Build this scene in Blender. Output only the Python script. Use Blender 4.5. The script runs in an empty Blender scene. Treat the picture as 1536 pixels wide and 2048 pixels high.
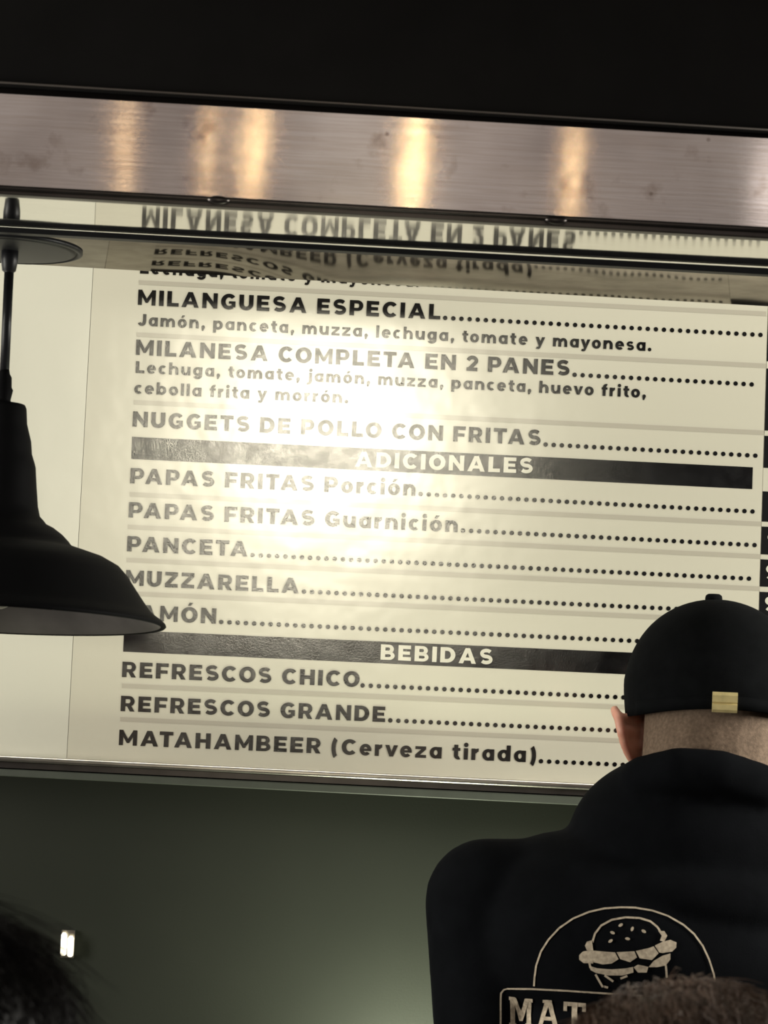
import bpy, bmesh, math, random
from math import sin, cos, pi, radians, sqrt
from mathutils import Vector, Matrix
from mathutils.bvhtree import BVHTree

random.seed(7)
SC = bpy.context.scene
COL = SC.collection

# ------------------------------------------------------------------ camera
F_PX, CX, CY = 4800.0, 768.0, 1024.0
CAM = Vector((0.0, -2.82, 1.60))
YAW, PITCH, ROLL, TILT = 0.05684, radians(5.0), 0.0425, 0.0803
FW = Vector((sin(YAW) * cos(PITCH), cos(YAW) * cos(PITCH), sin(PITCH)))
_r = Vector((cos(YAW), -sin(YAW), 0)); _u = _r.cross(FW)
RT = _r * cos(ROLL) + _u * sin(ROLL)
UP = -_r * sin(ROLL) + _u * cos(ROLL)
cd = bpy.data.cameras.new('camera'); cam = bpy.data.objects.new('camera', cd); COL.objects.link(cam)
m = Matrix((RT, UP, -FW)).transposed().to_4x4(); m.translation = CAM
cam.matrix_world = m
cd.sensor_fit = 'VERTICAL'; cd.sensor_height = 24.0; cd.lens = F_PX / 2048 * 24.0
cd.clip_start = 0.05; cd.clip_end = 60
cd.dof.use_dof = True; cd.dof.focus_distance = 2.82; cd.dof.aperture_fstop = 10.0
SC.camera = cam
SC.view_settings.view_transform = 'Standard'; SC.view_settings.look = 'None'
SC.view_settings.gamma = 1.0; SC.view_settings.use_curve_mapping = False
SC.view_settings.exposure = 0.0

def ray(px, py): return RT * ((px - CX) / F_PX) - UP * ((py - CY) / F_PX) + FW
def at_y(px, py, y):
    d = ray(px, py); return CAM + d * ((y - CAM.y) / d.y)
def hit_plane(o, d, p, n): return o + d * ((p - o).dot(n) / d.dot(n))
# menu board plane: leans slightly toward the room at its top
BO = Vector((0, 0, CAM.z)); BN = Vector((0, -cos(TILT), -sin(TILT)))
BU = Vector((1, 0, 0)); BW = Vector((0, -sin(TILT), cos(TILT)))
def board(px, py):
    p = hit_plane(CAM, ray(px, py), BO, BN) - BO
    return Vector((p.dot(BU), p.dot(BW)))

# ------------------------------------------------------------------ world and lights
w = bpy.data.worlds.new('world'); SC.world = w; w.use_nodes = True
bg = w.node_tree.nodes['Background']
# dim room plus an added bright zone behind the camera for the steel to mirror
_n, _l = w.node_tree.nodes, w.node_tree.links
_tc = _n.new('ShaderNodeTexCoord'); _sp = _n.new('ShaderNodeSeparateXYZ'); _l.new(_tc.outputs['Generated'], _sp.inputs[0])
def _mr(sock, a, b, c=0.0, d=1.0):
    r = _n.new('ShaderNodeMapRange'); r.interpolation_type = 'SMOOTHSTEP'; _l.new(sock, r.inputs['Value'])
    for k, v in zip(('From Min', 'From Max', 'To Min', 'To Max'), (a, b, c, d)): r.inputs[k].default_value = v
    return r.outputs[0]
def _mul(a, b):
    r = _n.new('ShaderNodeMath'); r.operation = 'MULTIPLY'; _l.new(a, r.inputs[0]); _l.new(b, r.inputs[1]); return r.outputs[0]
_el = _mul(_mr(_sp.outputs['Z'], .135, .19), _mr(_sp.outputs['Z'], .36, .52, 1.0, 0.0))
_nz = _n.new('ShaderNodeTexNoise'); _nz.inputs['Scale'].default_value = 5.0; _l.new(_tc.outputs['Generated'], _nz.inputs['Vector'])
_f = _mul(_mul(_el, _mr(_sp.outputs['Y'], -.45, -.85)), _mr(_nz.outputs['Fac'], .3, .7, .55, 1.0))
_mx = _n.new('ShaderNodeMix'); _mx.data_type = 'RGBA'; _l.new(_f, _mx.inputs['Factor'])
_mx.inputs[6].default_value = (0.024, 0.022, 0.021, 1); _mx.inputs[7].default_value = (0.64, 0.57, 0.525, 1)
_l.new(_mx.outputs[2], bg.inputs[0]); bg.inputs[1].default_value = 1.0

def area_light(name, loc, target, sx, sy, power, color, spread=180):
    l = bpy.data.lights.new(name, 'AREA'); l.shape = 'RECTANGLE'; l.size = sx; l.size_y = sy
    l.energy = power; l.color = color; l.spread = radians(spread)
    o = bpy.data.objects.new(name, l); COL.objects.link(o); o.location = loc
    o.rotation_euler = (Vector(target) - Vector(loc)).to_track_quat('-Z', 'Y').to_euler(); return o
def point_light(name, loc, power, color, radius):
    l = bpy.data.lights.new(name, 'POINT'); l.energy = power; l.color = color; l.shadow_soft_size = radius
    o = bpy.data.objects.new(name, l); COL.objects.link(o); o.location = loc; return o
def spot_light(name, loc, target, power, color, radius, angle):
    l = bpy.data.lights.new(name, 'SPOT'); l.energy = power; l.color = color; l.shadow_soft_size = radius
    l.spot_size = radians(angle); l.spot_blend = 0.4
    o = bpy.data.objects.new(name, l); COL.objects.link(o); o.location = loc
    o.rotation_euler = (Vector(target) - Vector(loc)).to_track_quat('-Z', 'Y').to_euler(); return o

# unseen fill lights added left, right and above to light the menu evenly
area_light('menu_fill_left', (-1.75, -0.95, 1.75), (0.1, 0.0, 1.75), 0.5, 1.2, 60, (1.0, 0.97, 0.88))
area_light('menu_fill_right', (1.95, -0.74, 1.97), (0.0, 0.0, 1.85), 0.45, 0.4, 62, (1.0, 0.97, 0.88))
area_light('menu_fill_top', (0.15, -0.36, 2.55), (0.15, 0.0, 1.6), 1.7, 0.16, 9.5, (1.0, 0.97, 0.88))
# the bulb whose glare sits on the menu film
_b = hit_plane(CAM, ray(650, 835), BO, BN); _d = (_b - CAM).normalized(); _r2 = _d - BN * 2 * _d.dot(BN)
GL = _b + _r2 * 4.6
_t = hit_plane(CAM, ray(610, 1035), BO, BN)
s_ = spot_light('dining_room_bulb', GL, _t, 118, (1.0, 0.92, 0.71), 0.19, 9.0); s_.data.spot_blend = 1.0
# warm pendant bulbs of the dining room, mirrored in the steel band
BAND_Y = CAM.y + 2.05
for i, (px, py, pw, rad) in enumerate(((245, 290, .6, .030), (425, 300, .55, .013), (508, 300, 1.1, .022), (820, 310, 1.5, .022), (1150, 340, .85, .013), (1600, 380, 2.2, .16))):
    p = at_y(px, py, BAND_Y); d = (p - CAM).normalized(); d = Vector((d.x, -d.y, d.z))
    q = p + d * ((-5.6 - p.y) / d.y)
    point_light('dining_room_pendant_bulb', q, pw, (1.0, 0.68, 0.34) if px < 1500 else (1, .9, .85), rad)
# unseen low light added to brighten the green wall beside the man
area_light('wall_fill_light', (0.245, -0.085, 1.12), (0.22, 0.085, 1.46), 0.12, 0.06, 4.6, (0.95, 1.0, 0.76))

# ------------------------------------------------------------------ materials
def new_mat(name):
    mt = bpy.data.materials.new(name); mt.use_nodes = True
    return mt, mt.node_tree.nodes, mt.node_tree.links, mt.node_tree.nodes['Principled BSDF']
def setv(b, **kw):
    for k, v in kw.items():
        k = k.replace('_', ' ')
        if isinstance(v, tuple) and len(v) == 3: v = v + (1,)
        b.inputs[k].default_value = v
def noise(n, l, scale, detail=4, vec=None, rough=.55):
    t = n.new('ShaderNodeTexNoise'); t.inputs['Scale'].default_value = scale
    t.inputs['Detail'].default_value = detail; t.inputs['Roughness'].default_value = rough
    if vec is not None: l.new(vec, t.inputs['Vector'])
    return t.outputs['Fac']
def objvec(n, l, scale=(1, 1, 1)):
    tc = n.new('ShaderNodeTexCoord'); mp = n.new('ShaderNodeMapping'); mp.inputs['Scale'].default_value = scale
    l.new(tc.outputs['Object'], mp.inputs['Vector']); return mp.outputs['Vector']
def ramp(n, l, fac, stops):
    r = n.new('ShaderNodeValToRGB'); e = r.color_ramp.elements
    e[0].position, e[0].color = stops[0][0], tuple(stops[0][1]) + (1,)
    e[1].position, e[1].color = stops[-1][0], tuple(stops[-1][1]) + (1,)
    for p, c in stops[1:-1]:
        x = e.new(p); x.color = tuple(c) + (1,)
    l.new(fac, r.inputs['Fac']); return r.outputs['Color']
def bump(n, l, fac, strength, dist, prev=None):
    b = n.new('ShaderNodeBump'); b.inputs['Strength'].default_value = strength; b.inputs['Distance'].default_value = dist
    l.new(fac, b.inputs['Height'])
    if prev is not None: l.new(prev, b.inputs['Normal'])
    return b.outputs['Normal']
def simple(name, col, rough=.6, metal=0.0, spec=.3, var=.12, scale=40, bmp=0.0, bscale=200, bdist=.001):
    mt, n, l, b = new_mat(name)
    v = objvec(n, l); f = noise(n, l, scale, 4, v)
    c = ramp(n, l, f, ((.25, [x * (1 - var) for x in col]), (.75, [min(1, x * (1 + var)) for x in col])))
    l.new(c, b.inputs['Base Color']); setv(b, Roughness=rough, Metallic=metal); b.inputs['Specular IOR Level'].default_value = spec
    if bmp: l.new(bump(n, l, noise(n, l, bscale, 3, v), bmp, bdist), b.inputs['Normal'])
    return mt

def film(name, col, rough, crinkle, coat=1.0):
    """printed sheet under a clear, slightly crinkled glossy film"""
    mt, n, l, b = new_mat(name)
    v = objvec(n, l)
    setv(b, Base_Color=col, Roughness=.7); b.inputs['Specular IOR Level'].default_value = 0.0
    b.inputs['Coat Weight'].default_value = coat; b.inputs['Coat IOR'].default_value = 2.3
    f1 = noise(n, l, 9, 3, v); f2 = noise(n, l, 420, 4, v, .7); f3 = noise(n, l, 60, 5, v)
    r = n.new('ShaderNodeMapRange'); l.new(f3, r.inputs['Value']); r.inputs['From Min'].default_value = .3; r.inputs['From Max'].default_value = .7
    r.inputs['To Min'].default_value = rough * (.85 if crinkle else .985); r.inputs['To Max'].default_value = rough * (1.2 if crinkle else 1.015)
    l.new(r.outputs[0], b.inputs['Coat Roughness'])
    nn = bump(n, l, f1, .25, .004)
    nn = bump(n, l, f3, .06 if crinkle else .012, .0012, nn)
    if crinkle: nn = bump(n, l, f2, crinkle, .0006, nn)
    l.new(nn, b.inputs['Coat Normal'])
    return mt

M = {}
M['paper'] = film('menu_sheet_cream', (.455, .432, .345), .215, .0)
M['paper_left'] = film('blank_sheet_cream', (.50, .485, .40), .24, .0)
M['ink'] = film('menu_ink_black', (.0012, .0011, .0012), .205, .2)
M['rule'] = film('menu_rule_grey', (.345, .32, .255), .22, .0)
M['reverse'] = film('menu_lettering_cream', (.49, .47, .38), .22, .2)
M['price_ink'] = film('price_box_black', (.0012, .0011, .0012), .22, .0)
M['black_metal'] = simple('black_lacquered_metal', (.006, .006, .007), .45, 0, .2, .2, 30)
M['shade_black'] = simple('lamp_shade_black_enamel', (.002, .002, .0023), .65, 0, .04, .1, 30)
M['shade_in'] = simple('lamp_shade_inside_grey', (.075, .068, .063), .45, 0, .3, .35, 18)
M['hood_black'] = simple('hood_black_sheet', (.007, .0065, .006), .6, 0, .18, .35, 12)
M['dark_trim'] = simple('dark_steel_trim', (.07, .062, .058), .35, .9, .5, .2, 30)
M['recess'] = simple('painted_gap_shade', (.008, .006, .005), .7, 0, .1)  # shade of the groove put into a near-black colour
M['bead'] = simple('rolled_steel_edge', (.28, .25, .225), .42, 1, .5, .1, 20)
M['alu'] = simple('brushed_aluminium_trim', (.40, .375, .335), .3, 1, .5, .2, 25)
M['lip_green'] = simple('green_painted_lip', (.045, .050, .040), .5, 0, .3, .1)
M['floor'] = simple('dark_floor_tile', (.08, .075, .07), .5, 0, .3, .2, 3)
M['ceiling'] = simple('dark_ceiling_paint', (.03, .028, .026), .9, 0, .1)
M['wall_side'] = simple('grey_wall_paint', (.18, .17, .155), .8, 0, .2)
M['brass'] = simple('brass_buckle', (.66, .55, .26), .45, .45, .5, .2, 80)
M['cap'] = simple('black_cap_cotton', (.0042, .0046, .005), .95, 0, .03, .25, 60, .3, 900, .0005)
M['hoodie'] = simple('black_hoodie_fleece', (.0034, .0038, .0046), .95, 0, .03, .25, 30, .3, 600, .0006)
M['trousers'] = simple('dark_trousers', (.015, .016, .02), .9, 0, .1)
M['shirt_dark'] = simple('dark_navy_shirt', (.008, .011, .02), .9, 0, .08)
M['print'] = simple('cracked_cream_print', (.40, .335, .25), .8, 0, .15, .35, 220)
M['hair_black'] = simple('near_black_hair', (.012, .010, .009), .42, 0, .3, .3, 60)
M['hair_brown'] = simple('brown_hair', (.085, .050, .033), .45, 0, .35, .4, 60)
M['hair_crop'] = simple('cropped_brown_hair', (.135, .095, .066), .8, 0, .15, .35, 260, .5, 900, .001)

def skin_mat(name, col):
    mt, n, l, b = new_mat(name)
    v = objvec(n, l); f = noise(n, l, 70, 4, v)
    c = ramp(n, l, f, ((.25, [x * .85 for x in col]), (.75, [min(1, x * 1.1) for x in col])))
    l.new(c, b.inputs['Base Color']); setv(b, Roughness=.5)
    b.inputs['Subsurface Weight'].default_value = .35; b.inputs['Subsurface Radius'].default_value = (1, .3, .15)
    b.inputs['Subsurface Scale'].default_value = .012
    return mt
M['skin'] = skin_mat('skin_tan', (.62, .31, .22))
M['skin_pale'] = skin_mat('skin_light', (.45, .27, .19))

def steel_band():
    """grimy brushed stainless steel, grain along the band"""
    mt, n, l, b = new_mat('brushed_stainless_band')
    v = objvec(n, l); vs = objvec(n, l, (1.2, 1, 46))
    big = noise(n, l, 5.5, 3, v); mid = noise(n, l, 26, 5, v); grain = noise(n, l, 9, 6, vs, .7)
    blotch = ramp(n, l, big, ((.3, (.40, .36, .345)), (.5, (.56, .51, .48)), (.72, (.72, .67, .64))))
    mx = n.new('ShaderNodeMix'); mx.data_type = 'RGBA'; mx.blend_type = 'MULTIPLY'; mx.inputs['Factor'].default_value = 1
    l.new(blotch, mx.inputs[6]); l.new(ramp(n, l, grain, ((.25, (.82, .77, .72)), (.6, (1, 1, 1)))), mx.inputs[7])
    mx2 = n.new('ShaderNodeMix'); mx2.data_type = 'RGBA'; mx2.blend_type = 'MULTIPLY'; mx2.inputs['Factor'].default_value = 1
    l.new(mx.outputs[2], mx2.inputs[6]); l.new(ramp(n, l, mid, ((.25, (.62, .55, .5)), (.42, (1, 1, 1)))), mx2.inputs[7])
    # small burnt specks
    vo = n.new('ShaderNodeTexVoronoi'); vo.inputs['Scale'].default_value = 21; l.new(v, vo.inputs['Vector'])
    mx3 = n.new('ShaderNodeMix'); mx3.data_type = 'RGBA'; mx3.blend_type = 'MULTIPLY'; mx3.inputs['Factor'].default_value = 1
    l.new(mx2.outputs[2], mx3.inputs[6]); l.new(ramp(n, l, vo.outputs['Distance'], ((.035, (.3, .22, .17)), (.07, (1, 1, 1)))), mx3.inputs[7])
    l.new(mx3.outputs[2], b.inputs['Base Color'])
    setv(b, Metallic=1.0, Roughness=.09); b.inputs['Anisotropic'].default_value = 1.0; b.inputs['Anisotropic Rotation'].default_value = .25
    uv = n.new('ShaderNodeUVMap'); tg = n.new('ShaderNodeTangent'); tg.direction_type = 'UV_MAP'
    l.new(tg.outputs[0], b.inputs['Tangent'])
    nn = bump(n, l, noise(n, l, 7, 1.5, v), .5, .0008)
    nn = bump(n, l, noise(n, l, 16, 3, vs), .05, .0006, nn)
    l.new(nn, b.inputs['Normal'])
    return mt
M['steel'] = steel_band()
def mirror_mat(name, col, rough, wave, wscale, grainy):
    mt, n, l, b = new_mat(name)
    v = objvec(n, l); vs = objvec(n, l, (4, 1, 1))
    f = noise(n, l, 30, 4, objvec(n, l, (1, 3, 3)))
    l.new(ramp(n, l, f, ((.3, [x * (1 - grainy) for x in col]), (.7, [min(1, x * (1 + grainy)) for x in col]))), b.inputs['Base Color'])
    setv(b, Metallic=1.0, Roughness=rough)
    l.new(bump(n, l, noise(n, l, wscale, 1, v), wave, .01), b.inputs['Normal'])
    return mt
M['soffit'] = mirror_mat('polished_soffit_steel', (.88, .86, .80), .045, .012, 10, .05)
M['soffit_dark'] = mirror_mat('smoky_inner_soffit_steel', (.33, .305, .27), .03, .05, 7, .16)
def green_wall():
    mt, n, l, b = new_mat('green_gloss_wall_paint')
    v = objvec(n, l)
    f = noise(n, l, 3, 3, v)
    l.new(ramp(n, l, f, ((.3, (.013, .0145, .011)), (.7, (.017, .0185, .014)))), b.inputs['Base Color'])
    setv(b, Roughness=.5); b.inputs['Specular IOR Level'].default_value = .12
    l.new(bump(n, l, noise(n, l, 330, 4, v, .65), .18, .0008), b.inputs['Normal'])
    return mt
M['green'] = green_wall()
def emit(name, col, s):
    mt, n, l, b = new_mat(name); setv(b, Base_Color=(.8, .8, .8)); b.inputs['Emission Color'].default_value = col + (1,)
    b.inputs['Emission Strength'].default_value = s; return mt
M['tube'] = emit('reflection_glow', (1.0, .88, .60), 2.2)

# ------------------------------------------------------------------ object helpers
def link(name, me, mat=None, parent=None, smooth=False):
    o = bpy.data.objects.new(name, me); COL.objects.link(o)
    if mat is not None: me.materials.append(mat)
    if smooth:
        for p in me.polygons: p.use_smooth = True
    if parent is not None: o.parent = parent
    return o
def obj(name, bm, mat, parent=None, smooth=False, loc=None):
    """bm is in world space; loc gives the object's origin"""
    if parent is not None:
        org = Vector(parent.get('_org', (0, 0, 0)))
    else:
        org = Vector(loc) if loc is not None else Vector((0, 0, 0))
    bmesh.ops.translate(bm, verts=bm.verts, vec=-org)
    bmesh.ops.recalc_face_normals(bm, faces=bm.faces)
    me = bpy.data.meshes.new(name); bm.to_mesh(me); bm.free()
    o = link(name, me, mat, parent, smooth)
    o['_org'] = tuple(org)
    if parent is None: o.location = org
    return o
def thing(name, label, cat, loc, group=None):
    o = bpy.data.objects.new(name, None); COL.objects.link(o); o.location = loc; o.empty_display_size = .05
    o['_org'] = tuple(loc); return tag(o, label, cat, group)
def tag(o, label, cat, group=None):
    o['label'] = label; o['category'] = cat
    if group: o['group'] = group
    return o
def struct(o): o['kind'] = 'structure'; return o
def quad_bm(bm, pts): return bm.faces.new([bm.verts.new(p) for p in pts])
def box(bm, x0, x1, y0, y1, z0, z1):
    v = [bm.verts.new((x, y, z)) for x in (x0, x1) for y in (y0, y1) for z in (z0, z1)]
    for f in ((0, 1, 3, 2), (4, 6, 7, 5), (0, 4, 5, 1), (2, 3, 7, 6), (0, 2, 6, 4), (1, 5, 7, 3)): bm.faces.new([v[i] for i in f])
def prism(bm, prof_a, prof_b, closed=True):
    """skin between two equal outlines, capped"""
    a = [bm.verts.new(p) for p in prof_a]; b = [bm.verts.new(p) for p in prof_b]; n = len(a)
    fs = []
    for i in range(n if closed else n - 1): fs.append(bm.faces.new((a[i], a[(i + 1) % n], b[(i + 1) % n], b[i])))
    if closed: bm.faces.new(a[::-1]); bm.faces.new(b)
    return fs
def tube(bm, pts, r, seg=12, cap=True):
    rings = []; n = len(pts)
    for i, p in enumerate(pts):
        p = Vector(p); t = (Vector(pts[min(i + 1, n - 1)]) - Vector(pts[max(i - 1, 0)])).normalized()
        a = t.orthogonal().normalized() if abs(t.z) > .99 else t.cross(Vector((0, 0, 1))).normalized()
        b = t.cross(a); rr = r[i] if isinstance(r, (list, tuple)) else r
        rings.append([bm.verts.new(p + (a * cos(2 * pi * k / seg) + b * sin(2 * pi * k / seg)) * rr) for k in range(seg)])
    for i in range(n - 1):
        for k in range(seg): bm.faces.new((rings[i][k], rings[i][(k + 1) % seg], rings[i + 1][(k + 1) % seg], rings[i + 1][k]))
    if cap: bm.faces.new(rings[0][::-1]); bm.faces.new(rings[-1])
def lathe(bm, prof, c, axis=Vector((0, 0, 1)), seg=64, capb=False, capt=False):
    q = Vector((0, 0, 1)).rotation_difference(axis).to_matrix(); c = Vector(c); rings = []
    for r, z in prof:
        rings.append([bm.verts.new(c + q @ Vector((r * cos(2 * pi * k / seg), r * sin(2 * pi * k / seg), z))) for k in range(seg)])
    for i in range(len(rings) - 1):
        for k in range(seg): bm.faces.new((rings[i][k], rings[i][(k + 1) % seg], rings[i + 1][(k + 1) % seg], rings[i + 1][k]))
    if capb: bm.faces.new(rings[0][::-1])
    if capt: bm.faces.new(rings[-1])

# ------------------------------------------------------------------ the room
XL, XR = -2.6, 2.6
bm = bmesh.new(); box(bm, XL, XR, -6.5, .30, -.1, 0); struct(obj('floor', bm, M['floor']))
bm = bmesh.new(); box(bm, XL, XR, -3.4, .30, 3.4, 3.5); struct(obj('ceiling', bm, M['ceiling']))
WY = .085
zl = at_y(500, 1548, .0).z - .01
bm = bmesh.new(); box(bm, XL, XR, WY, WY + .1, 0, zl + .03); struct(obj('wall_back', bm, M['green']))

bm = bmesh.new(); box(bm, XL - .1, XL, -1.6, .30, 0, 3.4); struct(obj('wall_left', bm, M['wall_side']))
bm = bmesh.new(); box(bm, XR, XR + .1, -1.6, .30, 0, 3.4); struct(obj('wall_right', bm, M['wall_side']))

def beam(name, mat, Y0, Y1, top, bot, struct_=False, parent=None, xl=XL, xr=XR, round_=0):
    """long horizontal bar: front face at Y0, back at Y1; (left, right) pixel rows of its top and bottom edges at x=0 and x=1536"""
    def edge(rows):
        a = at_y(0, rows[0], Y0); b = at_y(1536, rows[1], Y0); s = (b.z - a.z) / (b.x - a.x)
        return lambda x: a.z + s * (x - a.x)
    t, bt = edge(top), edge(bot)
    bm = bmesh.new()
    def prof(x):
        z1, z0 = t(x), bt(x)
        if not round_: return [(x, Y0, z0), (x, Y0, z1), (x, Y1, z1), (x, Y1, z0)]
        r = min(round_, (z1 - z0) / 2.02); o = []
        for k in range(7): a = pi / 2 * k / 6; o.append((x, Y0 + r - r * cos(a), z1 - r + r * sin(a)))
        o += [(x, Y1, z1), (x, Y1, z0)]
        for k in range(7): a = pi / 2 * k / 6; o.append((x, Y0 + r - r * sin(a), z0 + r - r * cos(a)))
        return o
    prism(bm, prof(xl), prof(xr))
    o = obj(name, bm, mat, parent, smooth=False)
    if struct_: struct(o)
    return o
bm = bmesh.new()     # slanted bulkhead that carries the menu
_q = [BO + BW * v - BN * .008 for v in (-.02, 1.75)]
def bulk(x): return [(x, _q[0].y, zl + .03), (x, _q[0].y, _q[0].z), (x, _q[1].y, 3.4), (x, .185, 3.4), (x, .185, zl + .03)]
prism(bm, bulk(XL), bulk(XR)); struct(obj('wall_upper', bm, M['wall_side']))
beam('trim_1', M['alu'], -.012, .05, (1511, 1584), (1523, 1598), True, round_=.004)
beam('trim_2', M['dark_trim'], -.004, .05, (1523.5, 1598.5), (1535, 1609), True)
beam('trim_3', M['lip_green'], -.002, .084, (1537, 1611), (1552, 1630), True, round_=.002)

# ------------------------------------------------------------------ lettering: heavy geometric sans drawn from strokes, cap height 1
ST, BA = .30, .235
def arcband(cx, cy, rx, ry, a0, a1, wx, wy=None, n=None):
    """band between an outer ellipse (rx, ry) and an inner one, degrees"""
    wy = BA if wy is None else wy
    n = n or max(3, int(abs(a1 - a0) / 11)); out = []
    for i in range(n):
        q = []
        for a, k in ((i, 0), (i + 1, 0), (i + 1, 1), (i, 1)):
            t = radians(a0 + (a1 - a0) * a / n)
            q.append((cx + (rx - wx * k) * cos(t), cy + (ry - wy * k) * sin(t)))
        out.append(q)
    return out
def R(x0, y0, x1, y1): return [(x0, y0), (x1, y0), (x1, y1), (x0, y1)]
def disc(cx, cy, r, n=16): return [(cx + r * cos(2 * pi * k / n), cy + r * sin(2 * pi * k / n)) for k in range(n)]
def path(pts, w):
    out = []; n = len(pts); L = []
    for i, p in enumerate(pts):
        a = pts[max(i - 1, 0)]; b = pts[min(i + 1, n - 1)]
        dx, dy = b[0] - a[0], b[1] - a[1]; h = sqrt(dx * dx + dy * dy); L.append((-dy / h, dx / h))
    for i in range(n - 1):
        (x0, y0), (x1, y1) = pts[i], pts[i + 1]; (a, b), (c, d) = L[i], L[i + 1]; k = w / 2
        out.append([(x0 + a * k, y0 + b * k), (x1 + c * k, y1 + d * k), (x1 - c * k, y1 - d * k), (x0 - a * k, y0 - b * k)])
    return out
def s_curve(w, h, t):
    """spine of an S of width w, height h, stroke t"""
    rx = (w - t) / 2; ry = (h - t) / 4; cx = w / 2; p = []
    for k in range(15): a = radians(32 + (270 - 32) * k / 14); p.append((cx + rx * .97 * cos(a), h / 2 + ry + ry * sin(a)))
    for k in range(1, 15): a = radians(90 - (90 + 148) * k / 14); p.append((cx + rx * cos(a), h / 2 - ry + ry * sin(a)))
    return path(p, t)
XH = .745; LS = .268; LB = .21
def ring(x, wd, y0=0.0, y1=XH, s=LS, b=LB): return arcband(x + wd / 2, (y0 + y1) / 2, wd / 2, (y1 - y0) / 2 + .012, 0, 360, s, b, 28)
def arch(x, wd):
    """the shoulder and right stem of n, m, h"""
    ry = .40; return arcband(x + wd / 2, XH - ry + .012, wd / 2, ry, 0, 165, LS, LB) + [R(x + wd - LS, 0, x + wd, XH - ry + .015)]
def acute(cx, y): return [[(cx - .10, y), (cx + .08, y), (cx + .24, y + .20), (cx + .0, y + .20)]]
def glyph(ch):
    s, b = ST, BA; g = []; wd = 1
    if ch == 'I': return [R(0, 0, s, 1)], s
    if ch == 'L': return [R(0, 0, s, 1), R(s, 0, .77, b)], .77
    if ch == 'E': return [R(0, 0, s, 1), R(s, 0, .84, b), R(s, 1 - b, .82, 1), R(s, .395, .76, .605)], .84
    if ch == 'F': return [R(0, 0, s, 1), R(s, 1 - b, .82, 1), R(s, .33, .76, .55)], .82
    if ch == 'H': return [R(0, 0, s, 1), R(.98 - s, 0, .98, 1), R(s, .385, .98 - s, .61)], .98
    if ch == 'T': return [R(0, 1 - b, .88, 1), R(.44 - s / 2, 0, .44 + s / 2, 1 - b)], .88
    if ch == 'N': return [R(0, 0, .275, 1), R(.725, 0, 1, 1), [(.275, 1), (.235, .995), (.235, .62), (.765, .0), (.765, .38)]], 1.0
    if ch == 'M': return [R(0, 0, .26, 1), R(.905, 0, 1.165, 1), [(.0, 1), (.235, 1), (.5825, .42), (.5825, .155), (.51, .155)], [(1.165, 1), (.655, .155), (.5825, .155), (.5825, .42), (.93, 1)]], 1.165
    if ch == 'A':
        return [[(0, 0), (.295, 0), (.575, .70), (.575, 1), (.425, 1)], [(1.15, 0), (.725, 1), (.575, 1), (.575, .70), (.855, 0)], R(.27, .19, .88, .395)], 1.15
    if ch == 'V': return [[(0, 1), (.3, 1), (.55, .33), (.55, 0), (.41, 0)], [(1.1, 1), (.69, 0), (.55, 0), (.55, .33), (.8, 1)]], 1.1
    if ch == 'U':
        return [R(0, .40, s, 1), R(.94 - s, .40, .94, 1)] + arcband(.47, .40, .47, .415, 180, 360, s, b + .01, 16), .94
    if ch == 'O': return arcband(.54, .5, .54, .515, 0, 360, s, b, 36), 1.08
    if ch == 'C': return arcband(.53, .5, .53, .515, 42, 318, s, b, 26), .96
    if ch == 'G': return arcband(.53, .5, .53, .515, 42, 306, s, b, 25) + [R(.70, .14, .96, .53), R(.53, .37, .70, .53)] , .98
    if ch == 'D': return [R(0, 0, s, 1)] + arcband(.45, .5, .54, .5, -90, 90, s, b, 18) + [R(s, 0, .45, b), R(s, 1 - b, .45, 1)], .99
    if ch in 'PR':
        y0 = .30 if ch == 'P' else .325; cy = (1 + y0) / 2; ry = (1 - y0) / 2
        g = [R(0, 0, s, 1), R(s, 1 - .21, .53, 1), R(s, y0, .53, y0 + .20)] + arcband(.53, cy, .37, ry, -90, 90, .27, .205, 14)
        if ch == 'R': g.append([(.40, .36), (.62, 0), (.93, 0), (.68, .38)])
        return g, .9 if ch == 'P' else .93
    if ch == 'B':
        g = [R(0, 0, s, 1)]
        for y0, y1, xx, rx in ((.42, 1, .52, .34), (0, .56, .54, .39)):
            g += [R(s, y0, xx, y0 + .185), R(s, y1 - .19, xx, y1)] + arcband(xx, (y0 + y1) / 2, rx, (y1 - y0) / 2, -90, 90, .255, .19, 12)
        return g, .93
    if ch == 'S': return s_curve(.86, 1.02, .235), .86
    if ch == 'Z': return [R(0, 1 - b, .83, 1), R(0, 0, .85, b), [(.0, b), (.34, b), (.83, 1 - b), (.49, 1 - b)]], .85
    if ch == 'J': return [R(.45, .36, .45 + s, 1)] + arcband(.365, .37, .37, .385, 205, 360, s, b, 12), .735
    if ch == '2':
        p = [(.12, .70)] + [(.40 + .27 * cos(radians(a)), .68 + .21 * sin(radians(a))) for a in range(150, -50, -14)] + [(.20, .13)]
        return path(p, .24) + [R(.03, 0, .76, b)], .76
    if ch == 'a': return ring(0, .79) + [R(.79 - LS, 0, .79, XH)], .79
    if ch == 'b': return ring(.04, .81) + [R(0, 0, LS, 1.04)], .85
    if ch == 'd': return ring(0, .81) + [R(.85 - LS, 0, .85, 1.04)], .85
    if ch == 'p': return ring(.04, .81) + [R(0, -.28, LS, XH)], .85
    if ch == 'g': return ring(0, .79) + [R(.82 - LS, .05, .82, XH)] + arcband(.41, .04, .41, .32, 205, 360, LS, LB, 12), .82
    if ch == 'c': return arcband(.375, XH / 2, .375, XH / 2 + .012, 48, 312, LS, LB, 22), .68
    if ch == 'e': return arcband(.385, XH / 2, .385, XH / 2 + .012, 0, 318, LS * .95, LB, 26) + [R(.2, .295, .765, .445)], .77
    if ch == 'o': return ring(0, .79), .79
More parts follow.
